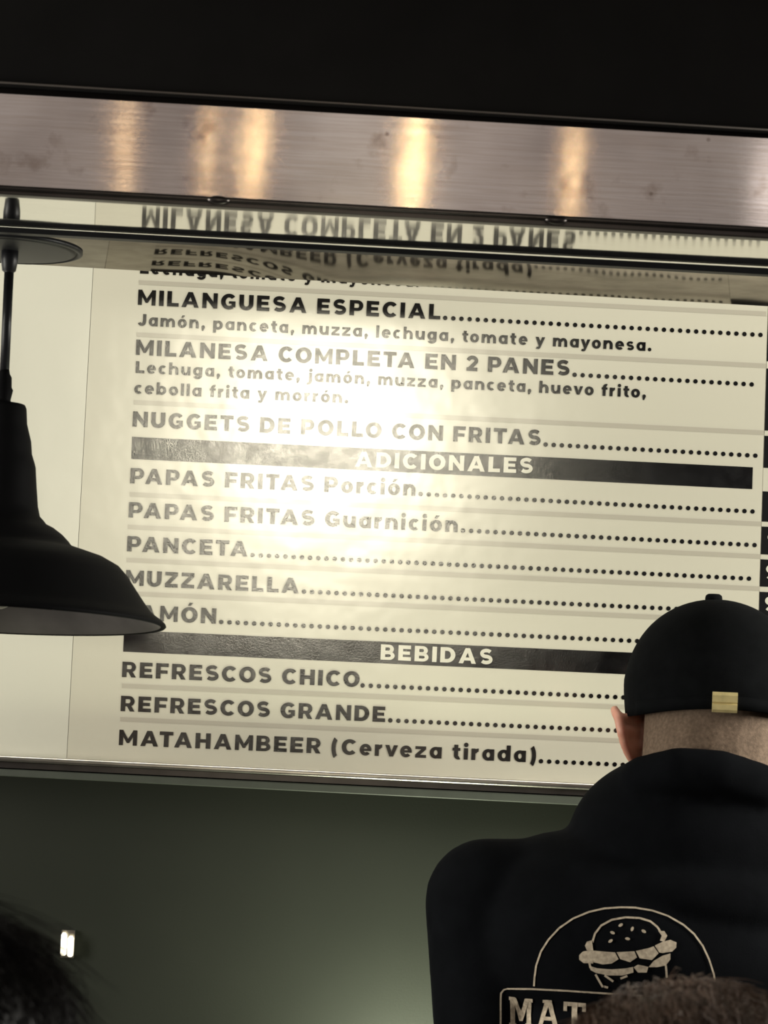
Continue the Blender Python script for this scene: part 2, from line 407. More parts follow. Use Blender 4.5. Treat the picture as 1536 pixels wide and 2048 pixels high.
    if ch == 'n': return [R(0, 0, LS, XH)] + arch(.04, .79), .83
    if ch == 'h': return [R(0, 0, LS, 1.04)] + arch(.04, .79), .83
    if ch == 'm': return [R(0, 0, LS, XH)] + arch(.03, .72) + arch(.56, .72), 1.28
    if ch == 'u': return [R(0, .36, LS, XH), R(.82 - LS, 0, .82, XH)] + arcband(.40, .385, .40, .397, 180, 345, LS, LB, 13), .82
    if ch == 'r': return [R(0, 0, LS, XH)] + arcband(.46, .37, .40, .385, 88, 160, LS, .21, 7), .49
    if ch == 'i': return [R(0, 0, LS, XH), disc(LS / 2, .96, .15)], LS
    if ch == 'j': return [R(.1, -.05, .1 + LS, XH), disc(.1 + LS / 2, .96, .15)] + arcband(.02, -.02, .33, .27, 240, 360, LS, LB, 7), .35
    if ch == 'l': return [R(0, 0, LS, 1.04)], LS
    if ch == 't': return [R(.11, .24, .11 + LS, .95), R(0, XH - .19, .52, XH)] + arcband(.42, .26, .31, .272, 180, 292, LS, LB, 9), .53
    if ch == 'f': return [R(.10, 0, .10 + LS, .75), R(0, XH - .19, .52, XH)] + arcband(.42, .74, .32, .31, 72, 180, LS, LB, 9), .54
    if ch == 's': return s_curve(.66, .765, .19), .66
    if ch == 'z': return [R(0, XH - .19, .70, XH), R(0, 0, .72, .19), [(0, .19), (.31, .19), (.70, XH - .19), (.39, XH - .19)]], .72
    if ch == 'v': return [[(0, XH), (.27, XH), (.42, .30), (.42, 0), (.30, 0)], [(.84, XH), (.54, 0), (.42, 0), (.42, .30), (.57, XH)]], .84
    if ch == 'y': return [[(0, XH), (.27, XH), (.50, .17), (.43, -.02), (.31, 0)], [(.85, XH), (.45, -.19), (.26, -.10), (.58, XH)]] + path([(.40, -.12), (.30, -.20), (.19, -.20), (.10, -.165)], .19), .85
    if ch == 'ó':
        g, wd = glyph('o'); return g + acute(.38, .84), wd
    if ch == 'Ó':
        g, wd = glyph('O'); return g + acute(.52, 1.09), wd
    if ch == '.': return [disc(.15, .145, .155)], .30
    if ch == ',': return [disc(.15, .145, .155), [(.0, .13), (.30, .12), (.17, -.18), (.05, -.18)]], .30
    if ch == '(': return arcband(.66, .42, .66, .98, 137, 223, .27, .27, 14), .44
    if ch == ')': return arcband(-.22, .42, .66, .98, -43, 43, .27, .27, 14), .44
    if ch == '$': return s_curve(.80, 1.0, .2) + [R(.33, -.14, .50, .06), R(.33, .94, .50, 1.14)], .80
    if ch == ' ': return [], .24
    raise ValueError(ch)
KERN = {'LA': -.05, 'TA': -.14, 'PA': -.14, 'AT': -.14, 'FR': 0, 'LO': -.06, 'TI': 0, 'RT': -.05, 'ET': -.02, 'ta': -.05, 'ru': 0, 'rv': -.05, 've': -.07, 'ev': -.05, 'vo': -.07, 'ez': 0, 'CO': -.04, 'SC': -.02, 'OS': -.03, 'CI': 0, 'to': -.06, 'fr': -.05, 'ay': -.06, 'yo': -.08, 'RA': -.05, 'ZA': -.04}
def layout(s, gap=.235):
    x = 0; out = []
    for i, ch in enumerate(s):
        g, wd = glyph(ch); out += [[(px + x, py) for px, py in poly] for poly in g]
        x += wd + gap + (KERN.get(s[i:i + 2], 0) if i < len(s) - 1 else -gap)
    return out, x
def put(bm, polys, tf, off, step=1.2e-5):
    """polygons on the board plane, tf maps local (x, y) to board (u, w); each a hair in front of the one before"""
    for k, poly in enumerate(polys):
        o = off + step * (k % 12)
        vs = []
        for p in poly:
            u, v = tf(p); vs.append(bm.verts.new(BO + BU * u + BW * v + BN * o))
        try: bm.faces.new(vs)
        except ValueError: pass
def orient(o, n):
    me = o.data
    for p in me.polygons:
        if p.normal.dot(n) < 0: p.flip()
def obj_flat(name, bm, mat, parent, n):
    org = Vector(parent['_org']); bmesh.ops.translate(bm, verts=bm.verts, vec=-org)
    me = bpy.data.meshes.new(name); bm.to_mesh(me); bm.free()
    o = link(name, me, mat, parent); orient(o, n); return o

# ------------------------------------------------------------------ the menu
def seam(x_top, y_top, x_bot, y_bot):
    a, b = board(x_top, y_top), board(x_bot, y_bot); s = (b.x - a.x) / (b.y - a.y); return lambda v: a.x + s * (v - a.y)
s1 = seam(186.2, 541.5, 133.5, 1515.8); s2 = seam(1535.5, 630.3, 1517.7, 1215.4)
bl, br = board(0, 1511), board(1536, 1584)
def bot(u): return bl.y + (br.y - bl.y) * (u - bl.x) / (br.x - bl.x)
VT = board(768, 120).y
def sheet(name, mat, label, fl, fr):
    th = .004; v0 = VT
    bm = bmesh.new()
    def P(u, v, o): return BO + BU * u + BW * v + BN * o
    def low(f):
        v = -.3
        for _ in range(8): v = bot(f(v))
        return v
    a, b = low(fl), low(fr)
    pr = lambda o: [P(fl(a), a, o), P(fr(b), b, o), P(fr(v0), v0, o), P(fl(v0), v0, o)]
    prism(bm, pr(-th), pr(0))
    o = obj(name, bm, mat, None, loc=P((fl(a) + fr(b)) / 2, (a + b) / 2, 0)); return o
main = tag(sheet('menu_sheet', M['paper'], '', lambda v: s1(v) + .00025, lambda v: s2(v) - .0002),
           'cream printed menu sheet listing milanesas, adicionales and bebidas', 'menu')
left = tag(sheet('blank_menu_sheet', M['paper_left'], '', lambda v: s1(v) - 1.0, lambda v: s1(v) - .00025),
           'blank cream sheet behind the black pendant lamp', 'menu')
price = tag(sheet('price_sheet', M['paper'], '', lambda v: s2(v) + .0002, lambda v: s2(v) + .55),
            'price column sheet with black boxes above the black cap', 'menu')

PXM = (board(768, 1000) - board(768, 1100)).length / 100     # metres per pixel on the board
def text_line(name, s, L, Rr, cap, mat=None, parent=None, dots=None, off=.0004):
    bm = bmesh.new()
    a, b = board(*L), board(*Rr); polys, wd = layout(s); h = cap * PXM
    dx = (b - a) / wd
    put(bm, polys, lambda p: (a.x + dx.x * p[0] - .02 * 0 * p[1], a.y + dx.y * p[0] + h * p[1]), off)
    if dots:
        p, q = board(*dots[0]), board(*dots[1]); n = max(1, round((q - p).length / (16.33 * PXM)))
        put(bm, [disc(0, 0, 4.55 * PXM, 14)] * 0, None, off)
        for k in range(n + 1):
            c = p + (q - p) * (k / n); put(bm, [disc(c.x, c.y, 4.5 * PXM, 16)], lambda t: t, off)
    return obj_flat(name, bm, mat or M['ink'], parent or main, BN)

LINES = [
    ('Lechuga, tomate y mayonesa.', (280, 547), (838, 574), 23.5, None),
    ('MILANGUESA ESPECIAL', (275.6, 609.7), (880.3, 639.2), 30.5, ((890.3, 635.9), (1520.9, 669.9))),
    ('Jamón, panceta, muzza, lechuga, tomate y mayonesa.', (274.9, 651), (1302.3, 702.6), 23.5, None),
    ('MILANESA COMPLETA EN 2 PANES', (271.5, 709.7), (1138.5, 751.5), 30.7, ((1149.2, 749.6), (1503.3, 768.8))),
    ('Lechuga, tomate, jamón, muzza, panceta, huevo frito,', (271, 745.7), (1291.3, 796.0), 23.3, None),
    ('cebolla frita y morrón.', (268.3, 787.0), (696, 806.8), 23.5, None),
    ('NUGGETS DE POLLO CON FRITAS', (264.9, 853.2), (1080.8, 890.8), 30.7, ((1091.3, 889), (1510.7, 911.3))),
    ('PAPAS FRITAS Porción', (260.1, 966.5), (830.6, 991.8), 30.7, ((841.3, 988.1), (1505, 1023))),
    ('PAPAS FRITAS Guarnición', (256.9, 1034.8), (914.9, 1064.5), 30.7, ((925.9, 1061), (1509.1, 1090.2))),
    ('PANCETA', (253.9, 1102.5), (494.7, 1113.4), 30.6, ((505, 1110), (1497.9, 1157.2))),
    ('MUZZARELLA', (251.2, 1170.5), (597.1, 1187), 30.6, ((607.8, 1183.1), (1497, 1224.5))),
    ('JAMÓN', (248.7, 1239.0), (431.2, 1247.5), 30.6, ((442.4, 1243.9), (1500, 1292.5))),
    ('REFRESCOS CHICO', (243.7, 1354), (718.5, 1374), 30.6, ((725.1, 1370.8), (1489, 1406))),
    ('REFRESCOS GRANDE', (240.9, 1422.1), (769.8, 1444), 30.6, ((780.5, 1440.8), (1488, 1472.5))),
    ('MATAHAMBEER (Cerveza tirada)', (237.5, 1490), (1071.3, 1525), 30.6, ((1082, 1522.4), (1490, 1540))),
]
for s, L, Rr, cap, dots in LINES: text_line('menu_lettering', s, L, Rr, cap, dots=dots)

def quad_on(parent, mat, name, pts, off=.00025):
    bm = bmesh.new(); put(bm, [[tuple(board(*p)) for p in pts]], lambda t: t, off); return obj_flat(name, bm, mat, parent, BN)
RULES = [((277.8, 564.6), (1532, 627.7)), ((273.3, 668.9), (1532, 731.7)), ((267.6, 804.2), (1527.8, 865.5)), ((259.6, 988.5), (1522, 1047.8)),
         ((256.2, 1053.7), (1521, 1113)), ((253.5, 1119.8), (1519.4, 1177.3)), ((250, 1186.5), (1517, 1243.5)), ((243.7, 1371.5), (1510, 1426)), ((240.3, 1438.1), (1508, 1493))]
for a, b in RULES:
    quad_on(main, M['rule'], 'divider_line', [(a[0], a[1] - 4.3), (b[0], b[1] - 4.6), (b[0], b[1] + 4.6), (a[0], a[1] + 4.3)])
b1 = quad_on(main, M['ink'], 'header_band', [(264.2, 873.5), (1505.7, 934.6), (1504.3, 978.3), (262.4, 917.9)])
b2 = quad_on(main, M['ink'], 'header_band', [(248.2, 1260.3), (1494, 1315.5), (1492.5, 1359.5), (246.4, 1303.2)])
b1['_org'] = main['_org']; b2['_org'] = main['_org']
text_line('band_lettering', 'ADICIONALES', (709.5, 933.5), (1064.9, 947.2), 30.7, M['reverse'], b1, None, .0006)
text_line('band_lettering', 'BEBIDAS', (760.7, 1319.1), (984.7, 1329.2), 30.7, M['reverse'], b2, None, .0006)
for o in (b1, b2):
    for c in o.children: c.location = (0, 0, 0)
# price column
def edge_px(y): return 1535.5 - .0304 * (y - 630.3)
for y0, y1, dl in ((560, 722.5, None), (737, 861, None), (871.5, 935.5, None), (982.5, 1043, None), (1053, 1108.5, 1535), (1118.5, 1173, 1532), (1183.5, 1304, 1530), (1366, 1420, None), (1431, 1487, None)):
    x0, x1 = edge_px(y0) + .6, edge_px(y1) + .6
    pb = quad_on(price, M['price_ink'], 'price_box', [(x0, y0), (x0 + 330, y0 + 17), (x1 + 330, y1 + 16), (x1, y1)])
    if dl:
        pb['_org'] = price['_org']; yb = {1535: 1095, 1532: 1158.5, 1530: 1222}[dl]
        text_line('price_lettering', '$', (dl - 1.5, yb), (dl + 22, yb + 1), 30, M['reverse'], pb, None, .0006)

# ------------------------------------------------------------------ steel hood over the counter
hood = thing('extractor_hood', 'long stainless steel and black hood hanging above the counter, front of the menu', 'hood', (0, BAND_Y, 3.4))
HX0, HX1 = -1.7, 1.7
def hline(rows, Y):
    a = at_y(0, rows[0], Y); b = at_y(1536, rows[1], Y); s = (b.z - a.z) / (b.x - a.x); return lambda x: a.z + s * (x - a.x)
# black upper body, up to the ceiling
zA = hline((172, 266), BAND_Y)
bm = bmesh.new()
prism(bm, [(HX0, BAND_Y, zA(HX0)), (HX0, BAND_Y, 3.4), (HX0, -.45, 3.4), (HX0, -.45, zA(HX0))], [(HX1, BAND_Y, zA(HX1)), (HX1, BAND_Y, 3.4), (HX1, -.45, 3.4), (HX1, -.45, zA(HX1))])
obj('upper_body', bm, M['hood_black'], hood)
zb = hline((165, 260), BAND_Y)
bm = bmesh.new(); tube(bm, [(HX0, BAND_Y - .0008, zb(HX0)), (HX1, BAND_Y - .0008, zb(HX1))], .0011, 10); obj('rolled_edge', bm, M['bead'], hood, True)
# near-black bar paints the shade of the groove under the rolled edge
beam('shadow_gap', M['recess'], BAND_Y + .004, BAND_Y + .03, (170, 264), (190, 279), parent=hood, xl=HX0, xr=HX1)
# brushed band, gently domed, with UVs for its grain
zt, zbm = hline((187, 277), BAND_Y), hline((370, 454), BAND_Y)
bm = bmesh.new(); uvl = bm.loops.layers.uv.new('UVMap')
NX, NZ = 60, 10; grid = []
for i in range(NX + 1):
    x = HX0 + (HX1 - HX0) * i / NX; col = []
    for j in range(NZ + 1):
        t = j / NZ; col.append(bm.verts.new((x, BAND_Y - .00012 * sin(pi * t), zbm(x) + (zt(x) - zbm(x)) * t)))
    grid.append(col)
for i in range(NX):
    for j in range(NZ):
        fc = bm.faces.new((grid[i][j], grid[i + 1][j], grid[i + 1][j + 1], grid[i][j + 1]))
        for lp, (a, b) in zip(fc.loops, ((i, j), (i + 1, j), (i + 1, j + 1), (i, j + 1))): lp[uvl].uv = (a / NX, b / NZ * .03)
band_back = [bm.verts.new((x, BAND_Y + .02, z)) for x, z in ((HX0, zbm(HX0)), (HX1, zbm(HX1)), (HX1, zt(HX1)), (HX0, zt(HX0)))]
bm.faces.new(band_back[::-1])
obj('front_band', bm, M['steel'], hood, True)
# dark double trim under the band
beam('lower_trim', M['dark_trim'], BAND_Y - .003, BAND_Y + .012, (370.5, 454.5), (378, 463), parent=hood, xl=HX0, xr=HX1, round_=.0015)
beam('lower_trim', M['dark_trim'], BAND_Y + .001, BAND_Y + .012, (378.5, 463.5), (388, 477), parent=hood, xl=HX0, xr=HX1, round_=.0018)
for px, py in ((437, 400), (1112, 440)):
    c = at_y(px, py, BAND_Y - .003)
    bm = bmesh.new(); lathe(bm, ((.0001, .003), (.004, .0028), (.0062, .0012), (.0066, -.002)), c, Vector((0, -1, 0)), 24, True, True)
    bmesh.ops.scale(bm, vec=(1.5, 1, .55), verts=bm.verts, space=Matrix.Translation(-c)); obj('screw', bm, M['dark_trim'], hood, True)

def mirror_profile(rows, px, y_start, target, n=14):
    """cross-section (y, z) of a polished sheet seen between pixel rows r0..r1, starting at depth y_start, bent so that each
    sight line meets the menu at the row given by target"""
    r0, r1 = rows; pts = []
    p = at_y(px, r0, y_start); pts.append((p.y, p.z))
    for k in range(n):
        ra = r0 + (r1 - r0) * k / n; rb = r0 + (r1 - r0) * (k + 1) / n
        mid = (ra + rb) / 2; d = ray(px, mid); d = Vector((0, d.y, d.z)).normalized()
        tp = hit_plane(CAM, ray(px, target((mid - r0) / (r1 - r0))), BO, BN); pc = Vector((0, pts[-1][0], pts[-1][1]))
        o = (Vector((0, tp.y, tp.z)) - pc).normalized()
        nn = (o - d).normalized(); t = Vector((0, -nn.z, nn.y))
        if t.y < 0: t = -t
        e = ray(px, rb); e2 = Vector((0, e.y, e.z))
        # intersect the sight line of row rb with the tangent line
        c0 = Vector((0, CAM.y, CAM.z)); A = e2; B = t; D = pc - c0
        den = A.y * (-B.z) + A.z * B.y
        s = (D.y * (-B.z) + D.z * B.y) / den
        q = c0 + A * s; pts.append((q.y, q.z))
    return pts
def mirror_sheet(name, mat, prof, slope, parent, amp, nx=120, thick=.002):
    bm = bmesh.new(); g = []; x0 = ray(768, 430).x
    for i in range(nx + 1):
        x = HX0 + (HX1 - HX0) * i / nx; c = []
        pr_ = prof(x) if callable(prof) else prof
        for j, (y, z) in enumerate(pr_):
            c.append(bm.verts.new((x, y, z + slope * x + amp(x, j / (len(pr_) - 1)))))
        g.append(c)
    for i in range(nx):
        for j in range(len(pr_) - 1): bm.faces.new((g[i][j], g[i + 1][j], g[i + 1][j + 1], g[i][j + 1]))
    o = obj(name, bm, mat, parent, True)
    return o
EY = BAND_Y + .012
profE = mirror_profile((435, 493), 768, EY, lambda t: 738 - 37 * t)
slE = (at_y(1536, 534, profE[-1][0]).z - at_y(0, 453, profE[-1][0]).z) / (at_y(1536, 534, profE[-1][0]).x - at_y(0, 453, profE[-1][0]).x)
mirror_sheet('soffit', M['soffit'], profE, slE, hood, lambda x, t: 0)
FY = profE[-1][0]
beam('front_lip', M['black_metal'], FY, FY + .012, (455, 536), (464, 549), parent=hood, xl=HX0, xr=HX1, round_=.0015)
# flat mounting plate behind the lip carries the pendant lamp
GY = FY + .16
zl0, zl2 = hline((462, 546.5), FY + .012), hline((461, 545.5), GY)
bm = bmesh.new()
def plate(x):
    z = zl0(x); z2 = zl2(x); return [(x, FY + .012, z), (x, FY + .012, z + .004), (x, GY, z2 + .004), (x, GY, z2)]
prism(bm, plate(HX0), plate(HX1)); obj('mounting_plate', bm, M['black_metal'], hood)
def bendG(px):
    # the thin sheet is wavy: bent hard at the left, nearly flat in the middle
    k = lambda a, b: (lambda u: u * u * (3 - 2 * u))(max(0, min(1, (px - a) / (b - a))))
    s = 215 - 140 * k(430, 690) + 22 * k(850, 1100); return mirror_profile((500, 568), 768, GY, lambda t: 1496 - s * (t - .16 - .27 * k(430, 690)), 10)
profG = bendG(768)
slG = (at_y(1536, 610, profG[-1][0]).z - at_y(0, 523, profG[-1][0]).z) / (at_y(1536, 610, profG[-1][0]).x - at_y(0, 523, profG[-1][0]).x)
_ga, _gb = at_y(0, 530, GY).x, at_y(1536, 530, GY).x
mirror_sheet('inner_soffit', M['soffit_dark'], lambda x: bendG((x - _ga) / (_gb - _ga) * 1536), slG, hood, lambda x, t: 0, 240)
print('E', profE[0], profE[-1], slE, 'G', profG[0], profG[-1], slG)

# ------------------------------------------------------------------ pendant lamp
LY = FY + .012 + .073
can = at_y(20, 503, LY); ax = can.x
zplate = zl0(ax) + (zl2(ax) - zl0(ax)) * ((LY - .07 - FY - .012) / (GY - FY - .012)) - .001
SCL = (LY - CAM.y) / F_PX
lamp = thing('pendant_lamp', 'black enamelled pendant lamp with stepped neck hanging before the blank sheet', 'lamp', (ax, LY, zplate))
rc = 137 * SCL
bm = bmesh.new(); zc0 = can.z
lathe(bm, ((.0, zplate - zc0), (rc * 1.06, zplate - zc0), (rc * 1.06, zplate - zc0 - .004), (rc, zplate - zc0 - .005), (rc * .985, .004), (rc * .95, .0005), (rc * .90, 0), (.0, 0)), can, seg=72)
obj('canopy', bm, M['black_metal'], lamp, True)
def lz(py): return at_y(10, py, LY).z
axb = at_y(-14, 1240, LY).x
def axx(py): return ax + (axb - ax) * (py - 503) / (1240 - 503)
def apt(py, dy=0): return Vector((axx(py), LY, lz(py)))
tilt_ax = Vector((-(axb - ax) * 0 + 0, .045, 1)).normalized()
bm = bmesh.new(); k = SCL
def lprof(lst, org): return [(r * k, lz(py) - org.z) for r, py in lst]
o0 = apt(503)
lathe(bm, lprof(((17, 500), (17, 520), (14, 541), (9, 545), (9, 560)), o0), o0, seg=32, capb=True, capt=True); obj('cord_grip', bm, M['black_metal'], lamp, True)
bm = bmesh.new(); tube(bm, [apt(545), apt(745)], 9.5 * k, 20); obj('rod', bm, M['black_metal'], lamp, True)
bm = bmesh.new(); o1 = apt(740)
lathe(bm, lprof(((9, 738), (11, 748), (15, 755), (16, 775), (19, 780), (15, 800), (17, 806), (30, 807)), o1), Vector((axx(770), LY, o1.z)), seg=32, capb=True, capt=True); obj('socket_sleeve', bm, M['shade_black'], lamp, True)
bm = bmesh.new()
ctr = apt(1000)
out = ((24, 805), (40, 808), (43, 815), (46, 845), (52, 866), (56, 880), (59, 905), (65, 922), (68, 932), (72, 970), (77, 1010), (82, 1030), (90, 1038), (97, 1046), (112, 1053), (130, 1066), (142, 1078), (150, 1088),
       (180, 1097), (215, 1108), (245, 1124), (262, 1142), (280, 1168), (297, 1192), (312, 1212), (322, 1220), (334, 1228), (342, 1235), (344, 1240), (341, 1243), (334, 1242))
inn = ((330, 1240), (316, 1228), (300, 1208), (282, 1182), (262, 1152), (245, 1136), (215, 1120), (150, 1100), (90, 1080))
lathe(bm, lprof(out, ctr), Vector((axx(1150), LY, ctr.z)), tilt_ax, 96); obj('shade', bm, M['shade_black'], lamp, True)
bm = bmesh.new(); lathe(bm, lprof(((333, 1241),) + inn, ctr), Vector((axx(1150), LY, ctr.z)), tilt_ax, 96); obj('shade_lining', bm, M['shade_in'], lamp, True)
bm = bmesh.new()
lathe(bm, lprof(((24, 1085), (24, 1120), (40, 1135), (58, 1160), (60, 1180), (48, 1205), (20, 1218), (1, 1220)), ctr), Vector((axx(1150), LY, ctr.z)), tilt_ax, 32); obj('bulb', bm, simple('unlit_opal_bulb', (.3, .28, .25), .3), lamp, True)

# ------------------------------------------------------------------ lamp reflection in the green wall, built as a small glowing fixture
wl = at_y(136, 1887, WY); kk = (WY - CAM.y) / F_PX
wrefl = thing('lamp_reflection', 'bright lamp reflection in the green wall, built as two glowing tubes beside the dark hair', 'lamp', wl)
bm = bmesh.new(); box(bm, wl.x - 13 * kk, wl.x + 13 * kk, WY - .006, WY, wl.z - 27 * kk, wl.z + 27 * kk); obj('back_plate', bm, M['alu'], wrefl)
for dx, h0, h1 in ((-7, -22, 23), (6.5, -24, 17)):
    bm = bmesh.new(); x = wl.x + dx * kk
    tube(bm, [(x, WY - .012, wl.z + h0 * kk), (x, WY - .012, wl.z + (h0 + 3) * kk), (x, WY - .012, wl.z + (h1 - 5) * kk), (x, WY - .012, wl.z + h1 * kk)], [3 * kk, 6 * kk, 6 * kk, 3 * kk], 14)
    obj('glowing_tube', bm, M['tube'], wrefl, True)

# ------------------------------------------------------------------ people
def ell(bm, c, r, rot=None, sub=3):
    res = bmesh.ops.create_icosphere(bm, subdivisions=sub, radius=1.0)
    mt = Matrix.Translation(Vector(c)) @ (rot.to_4x4() if rot is not None else Matrix.Identity(4)) @ Matrix.Diagonal((r[0], r[1], r[2], 1))
    bmesh.ops.transform(bm, matrix=mt, verts=res['verts'])
def cap_(bm, p, q, r0, r1, seg=18):
    p, q = Vector(p), Vector(q); n = 10; pts = []; rr = []
    d = q - p; L = d.length; d.normalize()
    for k in range(6): a = pi / 2 * (1 - k / 5); pts.append(p - d * r0 * sin(a)); rr.append(max(r0 * cos(a), .0004))
    for k in range(1, 4): pts.append(p + d * L * k / 4); rr.append(r0 + (r1 - r0) * k / 4)
    for k in range(6): a = pi / 2 * k / 5; pts.append(q + d * r1 * sin(a)); rr.append(max(r1 * cos(a), .0004))
    tube(bm, pts, rr, seg)
def blob(name, bm, mat, parent, voxel=.005, smooth=4):
    o = obj(name, bm, mat, parent)
    r = o.modifiers.new('union', 'REMESH'); r.mode = 'VOXEL'; r.voxel_size = voxel; r.use_smooth_shade = True
    s = o.modifiers.new('smooth', 'SMOOTH'); s.iterations = smooth; s.factor = .5
    return o
def body(bm, H, tx=0.0, sh=.17, sz=-.235, ear=True, arm_out=.05, ay=-.02, cz=.104):
    """standing adult seen from behind; H head centre, tx sideways offset of the torso"""
    x, y, z = H; V = lambda a, b, c: (x + a, y + b, z + c)
    ell(bm, V(0, .0, .0), (.074, .094, cz)); ell(bm, V(0, .035, -.055), (.056, .062, .062)); ell(bm, V(0, .06, -.095), (.03, .03, .022))
    ell(bm, V(0, .1, -.02), (.013, .02, .026)); ell(bm, V(0, .085, .018), (.05, .014, .012)); ell(bm, V(0, .092, -.066), (.024, .011, .010))
    if ear:
        for s in (-1, 1): ell(bm, V(s * .078, .0, -.02), (.008, .018, .031))
    cap_(bm, V(0, -.022, -.06), V(tx * .6, -.03, sz + .01), .058, .064)
    zf = -z                                    # floor, relative to the head centre
    hip = zf * .53 - (.0)
    ell(bm, V(tx, -.02, sz - .03), (sh + .03, .075, .06)); ell(bm, V(tx, -.01, sz - .16), (.15, .092, .17))
    ell(bm, V(tx, -.005, sz - .34), (.13, .085, .16)); ell(bm, V(tx, -.01, hip + .03), (.155, .11, .12))
    for s in (-1, 1):
        S = Vector(V(tx + s * sh, ay, sz)); E = S + Vector((s * arm_out, -.02, -.29)); W = E + Vector((s * .01, .08, -.24))
        cap_(bm, S, E, .05, .038); cap_(bm, E, W, .037, .026)
        ell(bm, W + Vector((0, .018, -.05)), (.018, .038, .048))
        for k in range(4):
            b0 = W + Vector((0, -.012 + .02 * k, -.09)); ln = (.030, .037, .040, .034)[k]
            b1 = b0 + Vector((-s * .004, .004, -ln)); b2 = b1 + Vector((-s * .014, .003, -ln * .8))
            cap_(bm, b0, b1, .0088, .0082, 10); cap_(bm, b1, b2, .0082, .007, 10)
        t0 = W + Vector((0, .042, -.035)); cap_(bm, t0, t0 + Vector((-s * .008, .026, -.03)), .010, .009, 10); cap_(bm, t0 + Vector((-s * .008, .026, -.03)), t0 + Vector((-s * .012, .03, -.06)), .009, .0075, 10)
        hp = Vector(V(tx + s * .085, -.01, hip)); kn = Vector((hp.x + s * .01, y + .01, z + zf + .48)); an = Vector((kn.x, y - .02, .085))
        cap_(bm, hp, kn, .085, .058); cap_(bm, kn, an, .056, .04); ell(bm, (an.x, y + .06, .042), (.045, .125, .042))
def clothes(bmS, bmT, H, tx=0.0, sh=.17, sz=-.235, arm_out=.05, g=.014):
    x, y, z = H; V = lambda a, b, c: (x + a, y + b, z + c); zf = -z; hip = zf * .53
    ell(bmS, V(tx, -.02, sz - .03), (sh + .04, .09, .07)); ell(bmS, V(tx, -.01, sz - .16), (.17, .12, .18)); ell(bmS, V(tx, -.005, sz - .34), (.155, .115, .17)); ell(bmS, V(tx, -.01, hip + .05), (.168, .124, .12))
    ell(bmT, V(tx, -.01, hip + .02), (.165, .12, .115))
    for s in (-1, 1):
        S = Vector(V(tx + s * sh, -.02, sz)); E = S + Vector((s * arm_out, -.02, -.29)); W = E + Vector((s * .01, .08, -.20))
        cap_(bmS, S, E, .05 + g, .038 + g); cap_(bmS, E, W, .037 + g, .028 + g)
        hp = Vector(V(tx + s * .085, -.01, hip)); kn = Vector((hp.x + s * .01, y + .01, z + zf + .48)); an = Vector((kn.x, y - .02, .10))
        cap_(bmT, hp, kn, .085 + g, .058 + g); cap_(bmT, kn, an, .056 + g, .05 + g)
def hair_mesh(bm, c, r, n, ln, thick, lift, zmin=-.6, flow=(0, 0, -1), jit=.5, wild=0):
    c = Vector(c); fl = Vector(flow)
    for i in range(n):
        for _ in range(50):
            d = Vector((random.gauss(0, 1), random.gauss(0, 1), random.gauss(0, 1))).normalized()
            if d.z > zmin and not (d.y > .55 and d.z < .35): break
        nrm = Vector((d.x / r[0], d.y / r[1], d.z / r[2])).normalized()
        p = c + Vector((d.x * r[0], d.y * r[1], d.z * r[2])) * .985
        t = (fl - nrm * fl.dot(nrm)); t = t.normalized() if t.length > .1 else nrm.orthogonal().normalized()
        t = (t + Vector((random.uniform(-jit, jit), random.uniform(-jit, jit), random.uniform(-jit, jit)))).normalized()
        L = ln * random.uniform(.5, 1.2); lf = lift * random.uniform(.3, 1.3)
        if random.random() < wild: lf *= 3.0; L *= 1.3
        pts = [p, p + (nrm * lf + t * .35).normalized() * L * .35, p + nrm * L * .30 * lf + t * L * .62, p + nrm * L * .22 * lf + t * L + fl * L * .15]
        tube(bm, pts, [thick, thick, thick * .8, thick * .25], 4, False)

# --- man in the cap, back turned, between the hood and the menu
MY = CAM.y + 2.55
def mp(px, py, dy=0.0): return at_y(px, py, MY + dy)
K = 2.55 / F_PX
HC = mp(1432, 1385); HC.y = MY
man = thing('person', 'person in black cap and printed black hoodie, back turned, facing the menu', 'person', (HC.x - .07, MY, 0))
bm = bmesh.new(); TX = mp(1283, 1800).x - HC.x; SZ = mp(1283, 1800).z - HC.z
body(bm, HC, TX, .155, SZ, ear=False, arm_out=.0, ay=.008, cz=.090)
cap_(bm, HC + Vector((0, -.012, -.03)), HC + Vector((-.01, -.035, -.15)), .077, .074)
for s in (-1, 1):     # ears, built from rim, cup and lobe
    def ep(px, py, dy):
        p = mp(px, py, dy)
        return p if s < 0 else Vector((2 * HC.x - p.x, p.y, p.z))
    rim = [ep(1229, 1420, .0), ep(1238, 1438, -.012), ep(1243, 1462, -.016), ep(1249, 1486, -.012), ep(1257, 1505, -.004), ep(1266, 1519, .004)]
    rr = [.0052, .0056, .0056, .0054, .0056, .0058]
    for a, b, r0, r1 in zip(rim, rim[1:], rr, rr[1:]): cap_(bm, a, b, r0, r1, 12)
    for a, r0 in zip(rim[1:], rr): cap_(bm, a, Vector((HC.x + (a.x - HC.x) * .80, a.y + .022, a.z)), r0 * .85, .010, 12)
mbody = blob('body', bm, M['skin'], man, .0026, 3)
# cropped hair on the nape
bm = bmesh.new(); ell(bm, HC + Vector((0, -.012, -.012)), (.0775, .0885, .099)); cap_(bm, HC + Vector((0, -.016, -.03)), HC + Vector((-.008, -.034, -.095)), .0785, .0755)
blob('hair', bm, M['hair_crop'], man, .004, 4)
